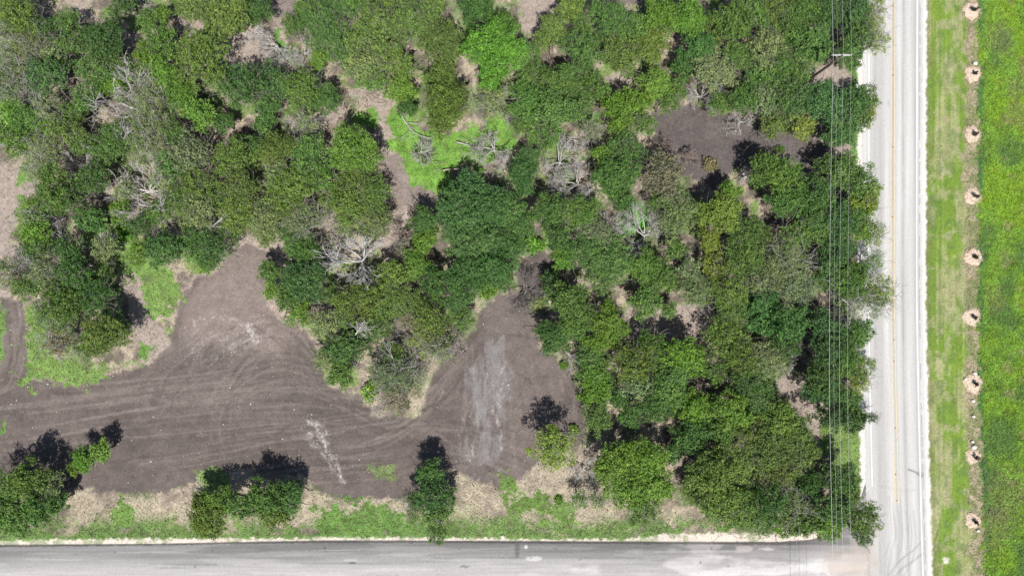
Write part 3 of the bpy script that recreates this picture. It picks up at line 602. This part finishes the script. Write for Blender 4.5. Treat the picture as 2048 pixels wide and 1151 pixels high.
TREES = """
45,32,46,mO 86,62,36,mD 12,18,26,mM 140,48,32,mM 152,88,34,mM 215,85,50,dD 203,140,46,mM 105,152,46,mD 62,92,36,sW 20,118,36,sW
34,152,32,sW 302,44,28,dM 330,30,20,mG 250,8,30,mD 390,12,40,dO 455,34,52,dO 515,22,32,dD 335,88,36,mM 410,118,58,mO 300,114,34,dG
332,150,38,dG 362,192,38,dG 398,226,36,dG 487,178,48,mD 450,246,24,dT 180,196,36,mM 308,214,48,sW 300,276,46,sW 138,264,36,mO 60,244,38,mM
24,226,24,mN 42,286,34,mM 95,302,38,sW 228,288,44,mM 262,288,30,mG 385,312,48,mW 468,318,46,mO 487,288,24,dT 120,372,48,mM 190,362,40,mD
398,364,46,mO 487,376,42,mO 440,160,34,mM 0,165,30,mM 5,265,24,mM 355,268,34,mM 350,330,36,mM 
590,52,30,mM 650,58,54,mM 748,68,60,mO 830,44,54,mO 884,88,50,dO 862,14,36,dO 952,18,44,dD 980,98,60,dN 985,152,36,dN 728,130,48,mW 745,160,36,mM
795,132,44,mO 690,112,34,mM 886,162,42,dO 893,215,56,dO 800,185,34,dG 815,218,22,dT 517,165,42,mD 560,172,38,mD 605,180,46,mM 645,196,40,dD
535,216,34,mD 530,250,24,dT 615,240,32,sW 708,300,56,dG 715,340,40,dO 555,302,40,mO 622,315,48,mM 588,372,48,mO 708,382,44,mO 748,390,38,mM
510,300,28,dD 650,360,36,mM 987,208,38,sW 935,372,36,dD 908,398,30,dD 560,350,34,mW 700,10,44,mM 760,10,40,mO 615,12,30,mM
1010,55,34,dM 1032,112,34,dN 1050,110,38,mM 1104,66,40,dO 1142,20,32,dO 1162,56,32,mM 1222,46,50,mM 1166,112,46,mM 1240,114,46,mO
1320,38,44,dG 1376,42,42,dG 1298,96,42,dO 1395,98,40,dT 1366,134,30,dT 1462,46,46,dM 1505,30,42,mM 1424,144,46,mW 1475,116,38,mM
1306,170,38,dG 1336,202,28,mM 1120,165,44,dM 1060,210,50,dM 1115,225,48,dM 1052,255,34,mM 1160,192,38,mM 1247,215,46,dG 1242,252,32,mG
1290,252,28,mM 1182,262,28,sW 1243,292,34,mD 1232,355,50,dT 1045,350,40,dT 1062,314,28,mD 1322,352,46,mB 1350,404,36,mW 1352,180,24,mM
1487,198,38,mM 1514,142,36,mM 1060,150,32,mM 1096,272,34,mM 1275,310,26,mD 
1542,18,38,mO 1600,30,42,dM 1622,90,46,dM 1655,26,38,dD 1708,30,38,dD 1745,20,28,sY 1750,84,30,sY 1716,66,36,mM 1694,108,34,dD 1528,96,42,mW
1548,148,42,mM 1521,204,36,mW 1580,196,44,mD 1648,206,48,dD 1696,226,50,dD 1730,198,30,mM 1728,232,28,mY 1542,248,34,mO 1602,252,30,mY 1674,272,34,dD
1535,346,46,dM 1578,352,36,mM 1672,342,44,dM 1714,366,40,mM 1738,384,26,mY 1634,382,38,dD 1600,150,30,mM 1570,60,36,mM 1740,55,26,sY 1560,300,10,bG
128,400,44,mD 188,440,36,dD 78,412,28,mG 76,462,36,mG 243,418,26,dG 285,452,30,mD 216,496,30,mW 332,500,40,dD 368,402,42,mO
402,422,44,mW 483,428,46,mO 417,500,42,mD 413,532,18,dG 382,478,34,mD 140,506,36,mD 80,500,34,mM 20,545,34,sW 97,536,38,sW 160,556,44,mD
206,548,26,mM 118,578,34,mW 132,606,46,mM 198,596,38,mD 222,640,32,mD 213,668,50,dO 110,626,38,mW 122,684,32,sB 285,505,32,mG 60,575,34,mM 245,460,26,bN
440,398,34,mM 455,470,30,mM 330,360,34,sW 180,690,30,mM
580,402,44,mO 535,440,40,mW 615,440,46,sW 535,474,26,mO 695,410,46,mO 738,408,42,mO 757,444,38,mW 698,448,30,mW 607,495,38,mM
545,545,30,dM 615,560,50,dD 580,594,34,dM 604,620,34,mG 545,582,18,dG 851,480,32,dG 850,440,34,dD 917,424,56,dD 980,415,50,dD
945,478,58,dD 993,486,44,dD 790,547,36,dO 833,533,38,dG 868,562,34,dD 935,546,48,dD 987,532,44,dD 920,596,34,dD 722,602,48,mO
771,602,46,mO 815,602,38,mO 764,644,38,mO 653,650,34,mW 690,645,30,mM 695,693,44,dD 684,745,34,dM 653,718,28,mW 727,668,28,dD
865,637,38,mO 924,634,32,mM 848,678,38,sY 884,694,34,sW 788,748,46,sW 765,742,30,mW 788,702,26,mG 805,785,40,sB 740,785,20,bG 820,640,22,sB
872,600,26,mM 660,590,26,mM 748,560,26,dG 808,500,24,sB 580,470,26,mM 975,580,22,dG
1020,425,38,mM 1094,422,42,dD 1150,425,38,mM 1045,452,34,dD 1020,500,42,dD 1008,560,26,dD 1070,488,20,bN 1120,478,30,dD 1128,518,28,dN
1185,467,40,mW 1172,503,44,mM 1226,522,46,mM 1208,550,40,mM 1243,398,28,dT 1355,438,46,mW 1315,402,28,mM 1438,425,46,dY
1417,478,30,dY 1455,392,32,dG 1487,470,44,mM 1487,520,46,mO 1290,533,40,dM 1314,556,42,dM 1288,602,36,dM 1337,620,18,dM
1375,547,36,mW 1390,580,40,mW 1427,537,34,mY 1452,582,42,mO 1462,618,40,mO 1505,606,28,dT 1139,602,46,dM 1112,585,32,dD 1105,675,40,dD
1143,645,38,dM 1222,650,42,dG 1195,686,34,dG 1184,716,38,dM 1188,748,38,dG 1076,606,18,bW 1128,730,10,bG 1264,726,46,mO 1298,702,42,mM
1365,710,46,dG 1348,750,44,dM 1452,680,46,mO 1476,712,42,mO 1425,735,36,mM 1500,756,44,mT 1175,630,26,dM 1350,500,24,mM 1100,560,20,dD 112,112,34,mW 20,190,30,sM 100,210,34,sW 150,228,32,mM 110,258,30,sG 172,290,32,mM 5,60,34,sW 205,330,30,mD 70,335,28,sW 230,170,34,dG 270,150,30,mG 270,250,28,mM 60,440,30,sG 250,380,26,mW 320,430,30,mM
640,120,26,mG 705,90,34,mM 1185,160,26,mM 1080,150,26,mM 1205,190,24,mM 1275,60,34,dM 1425,70,34,mO 1570,120,34,mM 1440,210,30,mM 1420,330,16,bB 1200,310,24,mG 1180,420,30,mM
1570,404,42,dM 1632,402,36,dD 1625,453,38,dM 1722,400,36,mY 1708,425,38,dM 1743,467,28,sY 1674,443,42,dD 1715,460,32,mG
1510,477,38,mO 1570,520,50,sW 1588,572,46,mW 1535,548,46,mW 1656,530,46,dD 1674,492,38,dD 1695,562,44,dM 1743,522,24,sG
1757,580,34,sY 1743,604,32,sW 1715,578,36,mO 1695,608,36,sW 1521,606,42,dT 1570,644,46,dT 1521,645,36,dT 1563,693,38,mT
1646,658,44,dD 1708,665,38,dM 1653,698,44,dD 1676,716,42,dM 1528,720,44,mW 1708,738,34,mO 1740,727,14,sG 1640,755,40,dD 1590,470,36,mM
56,958,44,dO 20,975,40,mM 32,1028,44,dM 82,1014,40,dM 106,968,32,mW 120,1000,26,dD 172,918,26,dG 204,900,24,dG 152,934,16,dG
417,1030,44,dO 438,1000,40,dG 492,1002,36,dM 535,992,42,dM 580,996,38,dD 545,1024,36,dO 400,1050,20,mO
861,943,32,dD 866,986,42,mD 877,1022,34,mM 875,1064,26,mM 838,1000,26,mM 827,1030,18,sO 900,990,20,mM
1104,890,48,mY 1188,782,36,dG 1196,830,36,dO 1233,793,22,dT 1260,830,30,dT 1270,770,36,mW 1330,786,46,dM 1384,812,42,dG
1303,812,38,dM 1380,866,44,dD 1418,853,38,dT 1462,820,46,dG 1497,866,38,mO 1487,772,40,mT 1225,925,46,dG 1290,918,50,dG 1255,972,52,dG 1312,965,42,dG
1280,1008,40,mM 1195,1001,20,sW 1156,994,18,sM 1118,1001,9,bG 1417,945,56,dO 1436,996,48,dO 1470,925,46,mO 1388,985,30,dO 1480,1014,42,mM
1521,803,42,dM 1552,838,46,dO 1588,866,44,dO 1535,890,48,mO 1590,908,44,dO 1552,946,44,mO 1615,966,32,dT 1535,1002,44,mD 1587,1015,40,sW
1521,1032,36,mM 1570,1046,34,mG 1611,1040,36,dM 1674,952,42,dD 1664,1012,42,dD 1653,1045,34,dG 1720,1030,38,mO 1720,1064,28,mD
1638,780,40,dD 1688,796,38,dD 1667,831,36,dD 1706,838,28,dD 1740,834,14,sD 1714,762,28,sY 1500,970,32,mM 1440,860,34,dM 1345,905,24,dD 1150,860,12,bO
"""
DEAD = """
257,212,58 75,266,24 150,325,38 278,378,50 545,82,34 128,235,18 1412,186,36 1122,318,36 1158,362,36 1150,276,22 1487,238,22 987,292,34 840,300,20
104,470,34 205,484,20 285,405,48 715,518,52 656,512,24 792,485,30 656,612,20 830,716,34 1222,455,24 1296,468,42 1258,420,20 1420,613,18 1052,582,34
1604,714,22 1167,942,20 1350,305,30 800,800,30 905,690,26 610,238,22 18,300,26 600,100,22 1240,1045,1 1500,350,18 1460,470,20 745,150,22 460,300,20
"""
DT = {(715,518):(.52,.50,.48), (1122,318):(.50,.48,.46), (205,484):(.5,.49,.47), (1052,582):(.20,.18,.175), (792,485):(.36,.29,.24), (1350,305):(.24,.19,.16), (800,800):(.30,.245,.19),
      (905,690):(.33,.28,.24), (830,716):(.34,.30,.27), (1296,468):(.48,.46,.44), (1158,362):(.46,.44,.42)}
LAND = [(1625,155,'the utility pole'),(820,235,'the top of the vivid green glade'),(930,310,'the middle of the vivid green glade'),(715,518,'the white bare tree above the clearing'),
 (257,212,'the wide bare tree of the upper left'),(278,378,'the grey bare tree left of centre'),(1122,318,'the pale sprawling dead tree'),(1296,468,'the whitish dead tangle'),
 (1412,186,'the half bare tree by the scorched dirt'),(1450,290,'the dark dirt pocket near the road'),(1545,455,'the small dirt hollow'),(1330,650,'the black shaded gap in the wood'),
 (1080,540,'the narrow tongue of dirt'),(1052,582,'the dark dead tangle'),(480,540,'the top left bay of the clearing'),(270,630,'the pale track beside lime weeds'),(30,680,'the dirt track on the left edge'),
 (30,400,'the bare tan patch on the left edge'),(210,25,'the bare strip in the top left'),(570,20,'the soil gap at the top'),(1075,25,'the tan gap at the top centre'),(1095,135,'the small grey gap between crowns'),
 (1240,165,'the small tan opening'),(1430,10,'the soil gap right of centre at the top'),(980,98,'the vivid lime crown'),(1605,800,'the diagonal brown track'),(1690,1065,'the road junction corner'),
 (1690,310,'the straw gap beside the road'),(1690,150,'the straw gap by the pole'),(1740,580,'the boughs reaching over the road'),(1740,834,'the spray of leaves over the white edge line'),(1104,890,'the lone yellow green tree'),
 (1270,950,'the big bright green tree near the verge'),(960,640,'the pale upper end of the clearing'),(650,880,'the white scrape in the dirt'),(865,985,'the lone tree on the verge'),
 (500,1000,'the clump between clearing and verge'),(60,980,'the clump in the bottom left corner'),(200,905,'the low hedge of bush in the dirt'),(800,790,'the tan brush island'),
 (1500,980,'the dense wood above the side road'),(1420,760,'the dense wood right of the clearing'),(1570,650,'the bluish green crowns'),(1555,540,'the broad grey green crown'),(1438,425,'the yellow green crown'),
 (640,420,'the greyish crowns left of the dirt bay'),(940,450,'the great dark central crowns'),(790,600,'the olive crowns above the clearing'),(440,470,'the thicket above the dirt bay'),(150,560,'the mixed thicket on the left'),
 (450,110,'the olive crowns of the upper left'),(760,80,'the broad olive crowns at the top'),(590,330,'the crowns left of the glade'),(1080,220,'the crowns right of the glade'),(70,110,'the pale scrub in the top left'),
 (1230,80,'the crowns at the top centre'),(1560,200,'the crowns left of the power wires'),(1650,500,'the crowns under the wires'),(1650,700,'the lower crowns under the wires'),(60,250,'the scrub on the left edge')]
OCT = ['right of', 'up-right of', 'above', 'up-left of', 'left of', 'down-left of', 'below', 'down-right of']
ORD = ['nearest', 'second', 'third', 'fourth', 'fifth', 'sixth', 'seventh', 'eighth', 'ninth', 'tenth']
items = []
for t in TREES.split():
    a = t.split(','); items.append((float(a[0]), float(a[1]), float(a[2]), a[3][0], a[3][1]))
for t in DEAD.split():
    a = [float(q) for q in t.split(',')]
    if a[2] > 5: items.append((a[0], a[1], a[2], 'x', ''))
def look(r_, form, tc):
    size = 'small ' if r_ < 25 else 'broad ' if r_ >= 46 else ''
    if form == 'x': return size + 'leafless dead grey tree'
    kind = {'d': 'dense ', 'm': '', 's': 'thin open ', 'b': 'low '}[form]
    return size + kind + WORD[tc] + (' bush' if form == 'b' else ' tree')
cells = {}
for k, (x, y, r_, f, tc) in enumerate(items):
    best = None
    for li, (lx, ly, ph) in enumerate(LAND):
        d = math.hypot(x-lx, y-ly)
        if d < 11: d = 0
        if best is None or d < best[0]: best = (d, li)
    d, li = best; lx, ly, ph = LAND[li]
    o8 = -1 if d == 0 else int(round(math.atan2(ly-y, x-lx)/(math.pi/4))) % 8
    cells.setdefault((li, o8, f == 'x', f == 'b'), []).append((d, k))
labels = {}
for (li, o8, dx, bx), L_ in cells.items():
    L_.sort(); ph = LAND[li][2]
    for j, (d, k) in enumerate(L_):
        x, y, r_, f, tc = items[k]; lk = look(r_, f, tc)
        if o8 < 0: labels[k] = lk + (' that is ' if not dx else ', ') + ph if 'bare' in ph or 'crown' in ph or 'tree' in ph or 'tangle' in ph else lk + ' amid ' + ph
        elif len(L_) == 1: labels[k] = f'{lk} just {OCT[o8]} {ph}'
        else: labels[k] = f'{lk}, {ORD[j]} one {OCT[o8]} {ph}'
for k in labels:
    if len(labels[k].split()) > 16: labels[k] = labels[k].replace(' one ', ' ')
    for w_ in ('broad ', 'dense ', 'thin open ', 'small '):
        if len(labels[k].split()) > 16: labels[k] = labels[k].replace(w_, '')
seen = {}
for k in sorted(labels):
    l_ = labels[k]
    if l_ in seen: print('DUP LABEL', l_)
    seen[l_] = 1
    if len(l_.split()) > 16: print('LONG', l_)
def prio(k):
    x, y, r_, f, tc = items[k]
    return r_ + (40 if (x < 950 and y > 860) or x > 1735 or (x, y) in ((1104, 890), (172, 918)) else 0) - (6 if y < 8 else 0)
leafy = sorted([k for k in range(len(items)) if items[k][3] in 'dms'], key=prio, reverse=True)
MASS = set(leafy[290:]); mv, mf, mt, mtone, mm = [], [], [], [], []; mass_n = 0
def mesh_arrays(me):
    n = len(me.vertices); co = np.empty(n*3, dtype=np.float32); me.vertices.foreach_get('co', co)
    li = np.empty(len(me.loops), dtype=np.int32); me.loops.foreach_get('vertex_index', li)
    ct = np.empty(len(me.polygons), dtype=np.int32); me.polygons.foreach_get('loop_total', ct)
    t = np.full(n, .5, dtype=np.float32)
    if 'tone' in me.attributes: me.attributes['tone'].data.foreach_get('value', t)
    return co.reshape(-1, 3), li, ct, t
for k in sorted(range(len(items)), key=lambda k: k in MASS):
    x, y, r_, f, tc = items[k]
    rw = r_*S*.94*{'x': 1.25, 'b': 1.05, 'd': 1.10, 'm': 1.12, 's': 1.18}[f]
    e = proto(f, rw); R = e[0]['R']
    if k in MASS: root = None
    elif not e[1]: root = e[0]; e[1] = True
    else: root = copy_thing(e[0])
    sc = rw/R; hc = {'x': 1.2+.8*R, 'b': .4}.get(f, 1.3+.85*R)*sc
    hz = rnd.uniform(.9, 1.15) if f != 'b' else 1
    px, py = W(x, y, hc*hz)
    if k in MASS:
        a_ = rnd.uniform(0, 6.283); ca, sa = math.cos(a_), math.sin(a_); b_ = rnd.uniform(.92, 1.25)
        for ch in e[0].children:
            co, li, ct, tn = mesh_arrays(ch.data); leafp = ch.name.startswith('crown')
            q = co*np.array([sc, sc, sc*hz]); q = np.stack([q[:, 0]*ca-q[:, 1]*sa+px, q[:, 0]*sa+q[:, 1]*ca+py, q[:, 2]+float(sample_g(Z, x, y))], 1)
            mv.append(q); mf.append(li+mass_n); mt.append(ct); mtone.append(tn); mm.append((len(q), len(ct), tuple(c_*b_ for c_ in TINT[tc]) if leafp else BARK[f], 0 if leafp else 1)); mass_n += len(q)
        continue
    root.location = (px, py, float(sample_g(Z, x, y))); root.rotation_euler = (0, 0, rnd.uniform(0, 6.283)); e_ = rnd.uniform(.86, 1.16)
    root.scale = (sc*e_, sc/e_, sc*hz)
    for ch in root.children:
        n_ = ch.name.split('.')[0]
        if n_ in ('crown', 'foliage'):
            b_ = rnd.uniform(.92, 1.25); t_ = TINT[tc]; ch.color = (t_[0]*b_*rnd.uniform(.88, 1.06), t_[1]*b_, t_[2]*b_*rnd.uniform(.85, 1.2), 1)
        else:
            bt = DT.get((x, y), (.46, .44, .415)) if f == 'x' else BARK[f]; ch.color = (*bt, 1)
    tag(root, labels[k], 'dead tree' if f == 'x' else 'bush' if f == 'b' else 'tree', 'dead bare trees' if f == 'x' else 'low bushes' if f == 'b' else 'leafy trees of the woodland')

if mv:
    M_leaf2 = M_leaf.copy(); M_leaf2.name = 'leaf_mat_mass'; M_bark2 = M_bark.copy(); M_bark2.name = 'bark_mat_mass'
    for m_ in (M_leaf2, M_bark2):
        nt = m_.node_tree; oi = next(n for n in nt.nodes if n.type == 'OBJECT_INFO'); at = nt.nodes.new('ShaderNodeAttribute'); at.attribute_name = 'tint'
        for l_ in list(nt.links):
            if l_.from_node == oi: nt.links.new(at.outputs['Color'], l_.to_socket)
    o = mesh_np('understorey', np.concatenate(mv), np.concatenate(mf), np.concatenate(mt), M_leaf2, None, tint=np.concatenate([np.tile(c, (n, 1)) for n, p, c, i in mm]), tone=np.concatenate(mtone))
    o.data.materials.append(M_bark2); o.data.polygons.foreach_set('material_index', np.concatenate([np.full(p, i, dtype=np.int32) for n, p, c, i in mm]))
    tag(o, 'smaller understorey trees and shrubs filling between the larger crowns of the wood', 'undergrowth', kind='stuff')
for L_ in PROTO.values():
    for e in L_:
        if not e[1]:
            for ch in list(e[0].children): bpy.data.objects.remove(ch)
            bpy.data.objects.remove(e[0])
# ------------------------------------------------------------------ fallen branches
FALL = [([(797,215),(810,243),(833,268),(866,280)], .09, 'grey', 'curved grey fallen bough along the left rim of the vivid green glade'),
 ([(912,284),(935,290),(958,300)], .10, 'grey', 'pale fallen bough lying under the large olive crown in the glade'),
 ([(832,292),(846,312),(861,330)], .05, 'dark', 'thin dark fallen branch in the left half of the glade'),
 ([(884,341),(908,338),(936,340)], .10, 'tan', 'tan fallen log at the lower rim of the glade'),
 ([(702,238),(715,222),(738,203)], .08, 'tan', 'tan fallen log left of the small green patch'),
 ([(690,240),(696,226),(688,212)], .07, 'tan', 'short tan forked log at the dark tree edge left of the glade'),
 ([(645,248),(655,256),(664,263)], .09, 'tan', 'split pale log between the round green tree and grey brush'),
 ([(270,-4),(284,6),(298,18)], .08, 'grey', 'grey fallen bough at the top edge upper left'),
 ([(398,467),(420,455),(450,436)], .08, 'white', 'straight white fallen log in the thicket above the dirt bay'),
 ([(711,669),(717,661),(723,654)], .10, 'white', 'short white broken log on dark green tree below the olive crowns'),
 ([(804,468),(815,450),(832,430)], .08, 'tan', 'tan leaning branch in the straw gap left of the dark central crowns'),
 ([(545,102),(556,112),(574,126)], .10, 'white', 'white fallen log in the dry opening at the upper left'),
 ([(480,62),(500,74),(512,66)], .06, 'white', 'thin white forked branch on the bright shrub at the upper left'),
 ([(1240,800),(1248,786),(1252,776)], .07, 'tan', 'pale bare stick between the bluish crowns right of the clearing'),
 ([(1168,930),(1176,944),(1192,952)], .07, 'grey', 'grey forked branch left of the big bright green tree'),
 ([(1020,300),(1006,316),(1002,330)], .06, 'grey', 'grey bent branch at the right rim of the glade'),
 ([(1700,575),(1712,570),(1726,564)], .08, 'white', 'white bare bough showing under the wires beside the road'),
 ([(1682,597),(1694,606),(1702,622)], .07, 'white', 'pale forked bough under the wires left of the road'),
 ([(1120,690),(1140,712),(1148,722)], .06, 'grey', 'thin grey bare bough at the right edge of the clearing')]
FC = {'grey': (.42, .40, .385, 1), 'dark': (.16, .14, .13, 1), 'tan': (.46, .38, .31, 1), 'white': (.56, .53, .50, 1)}
r = np.random.default_rng(77)
for k, (pts, rad, c, lab) in enumerate(FALL):
    hi = {8: 4.2, 9: 5.0, 16: 4.8, 17: 4.5, 12: 2.5, 18: 1.5}.get(k, .35); mb = MB(); tw = MB()
    P = smooth_line(pts, 9); x0, y0 = W(P[0, 0], P[0, 1], hi)
    w = np.array([(*W(a, b, hi), hi + .12*math.sin(i*1.1) + .04*i) for i, (a, b) in enumerate(P)]); w[:, :2] -= (x0, y0)
    z0 = 0 if hi < 1 else 0; root = empty('fallen_branch', (x0, y0, 0))
    mb.tube(w, np.linspace(rad, rad*.4, len(w)), 6)
    for q in range(12):
        i = r.integers(3, len(w)); d = (w[-1]-w[0])/np.linalg.norm(w[-1]-w[0]) + r.normal(0, .7, 3)*np.array([1, 1, .4])
        grow(tw, w[i], d, r.uniform(.7, 1.5), .035, 2, r, 3, 0, .3, .018)
    a = mb.build('limb', M_bark, root); a.color = FC[c]; b_ = tw.build('twigs', M_bark, root); b_.color = FC[c]
    tag(root, lab, 'fallen branch', 'fallen branches and logs')

# ------------------------------------------------------------------ tree pits with saplings
PITS = [(1944,22,17),(1946,148,16),(1946,269,16),(1946,393,17),(1947,514,17),(1944,634,17),(1947,766,19),(1946,912,14),(1946,1040,15)]
PO = ['topmost, cut by the frame', 'second from the top', 'third from the top', 'fourth from the top', 'middle one of nine', 'fourth from the bottom', 'third from the bottom', 'second from the bottom', 'lowest of all']
for k, (px, py, rp) in enumerate(PITS):
    rr = (rp+1.5)*S; x, y = W(px, py); n = 36; rings = 7; v = [(0, 0, .16)]; f = []
    for j in range(1, rings+1):
        for i in range(n):
            a = i*2*math.pi/n; q = j/rings; rad = rr*q*(1 + (r.normal(0, .05)+.07*math.sin(3*a+k)+.05*math.sin(7*a+2*k))*q)
            v.append((math.cos(a)*rad, math.sin(a)*rad, .02+.15*(1-q*q)+r.normal(0, .02)*(q < .95) - (.08 if q > .99 else 0)))
    for i in range(n): f.append((0, 1+i, 1+(i+1) % n))
    for j in range(rings-1):
        for i in range(n): a = 1+j*n; f.append((a+i, a+n+i, a+n+(i+1) % n, a+(i+1) % n))
    mb = MB(); mb.add(np.array(v), f)
    for q in range(150):
        a = r.uniform(0, 6.28); rd = rr*math.sqrt(r.random())*1.12; l = r.uniform(.08, .22); b_ = r.uniform(0, 6.28)
        mb.box((math.cos(a)*rd, math.sin(a)*rd, .07+.12*(1-min(1, (rd/rr)**2))), (l, .05, .03), b_)
    o = mb.build('mulch_ring', M_mulch); o.location = (x, y, 0)
    tag(o, 'tan mulch ring in the row beside the meadow, ' + PO[k], 'mulch ring', 'mulch rings along the grass strip')
    sr = empty('sapling', (x, y-.05, .08), r.uniform(0, 6)); mb = MB()
    hgt = r.uniform(.40, .6); tp = grow(mb, np.array([0, 0, 0.]), np.array([.02, .02, 1.]), hgt, .035, 2, r, 4, .1, .08, .014)
    st = mb.build('stem', M_bark, sr); st.color = (.16, .13, .11, 1)
    c_ = r.normal(0, .11, (30, 3))*np.array([1, 1, .8]) + np.array([0, 0, hgt]); c_ = np.concatenate([c_, np.array([p for p, d in tp])*np.array([.5, .5, 1])])
    v_, tone = leaves(c_, np.tile([0, 0, 1.], (len(c_), 1)), 9 if k in (0, 6, 4) else 6, .06, .07, .04, r)
    fo = mesh_np('foliage', v_, np.arange(len(v_)), 4, M_leaf, sr, tone=tone); fo.color = (.045, .045, .028, 1)
    tag(sr, 'thin dark young tree standing in the mulch ring that is ' + PO[k], 'sapling', 'saplings in the mulch rings')
for k, (px, py, s_, lab) in enumerate(((1949,127,.36,'white rock just above the second mulch ring from the top'),(1947,893,.42,'large white rock above the second lowest mulch ring'),(1944,882,.25,'smaller white rock beside the large one above the second lowest ring'),
        (1949,746,.30,'white rock at the top of the third lowest mulch ring'),(1930,757,.24,'white rock left of the third lowest mulch ring'),(1945,801,.28,'pale rock alone below the third lowest mulch ring'),
        (1946,832,.26,'pale rock midway between the third and second lowest rings'),(1955,1060,.28,'pale rock below the lowest mulch ring'),(1005,1071,.30,'white block on the verge edge beside the side road'))):
    v = []; f = []; n, m_ = 9, 6
    for j in range(m_+1):
        for i in range(n):
            ph = math.pi*j/m_; a = i*2*math.pi/n; q = s_*(1+r.normal(0, .10)); v.append((math.sin(ph)*math.cos(a)*q, math.sin(ph)*math.sin(a)*q*.8, math.cos(ph)*q*.55))
    for j in range(m_):
        for i in range(n): f.append((j*n+i, (j+1)*n+i, (j+1)*n+(i+1) % n, j*n+(i+1) % n))
    mb = MB(); mb.add(np.array(v), f); x, y = W(px, py); o = mb.build('rock', M_stone); o.location = (x, y, .12); tag(o, lab, 'rock', 'white rocks')

# ------------------------------------------------------------------ power line
HP = 11.2
ptop = W(1683.5, 113, HP)
def make_pole(loc, label):
    root = empty('utility_pole', (loc[0], loc[1], 0)); mb = MB()
    mb.tube([(0, 0, -.3), (0, 0, 4), (0, 0, 8), (0, 0, HP+.1)], [.19, .175, .155, .13], 12); mb.build('pole', M_wood, root, True)
    mb = MB(); mb.box((0, .2, HP-.12), (2.35, .14, .16)); arm = mb.build('crossarm', M_arm, root)
    for s_ in (-1, 1):
        mb = MB(); mb.tube([(s_*.75, .2, HP-.2), (0, .16, HP-.85)], .025, 5); mb.build('brace', M_arm, root)
    for q in (-1.1, .12, 1.1):
        mb = MB(); zz = np.array([0, .05, .09, .13, .17, .22, .26]); rr_ = [.03, .07, .05, .075, .05, .06, .03]
        mb.tube([(q, .2, HP-.04+z) for z in zz], rr_, 10); mb.build('insulator', M_ceramic, arm, True)
    mb = MB(); mb.box((-.45, .2, HP-.02), (.12, .1, .06)); mb.build('bracket', M_arm, root)
    return tag(root, label, 'utility pole', 'poles of the power line')
pr = make_pole(ptop, 'dark timber utility pole with pale crossarm above the trees left of the main road')
span = 75.0
x0, y0 = ptop
WIRES = [(-1.1, .22, .020, 'thick leftmost overhead wire running down the photo above the roadside trees'), (-.45, .02, .009, 'thin second overhead wire from the left above the roadside trees'),
         (.12, .22, .014, 'third overhead wire from the left, bright and thin, above the roadside trees'), (1.1, .22, .011, 'rightmost overhead wire, nearest the main road')]
for k, (dx, dz, rad, lab) in enumerate(WIRES):
    pts = []
    for t in np.linspace(-1, 2, 121):
        f = t - math.floor(t); sag = 4*f*(1-f)*1.05
        yb_ = y0 - t*span; xw = x0+dx + (max(0, t-.55)*1.0)
        pts.append((xw, yb_+.2, HP+dz-sag))
    mb = MB(); mb.tube(pts, rad, 5); o = mb.build('overhead_wire', M_wire); tag(o, lab, 'wire', 'overhead power wires')
print('objects', len(scene.objects))
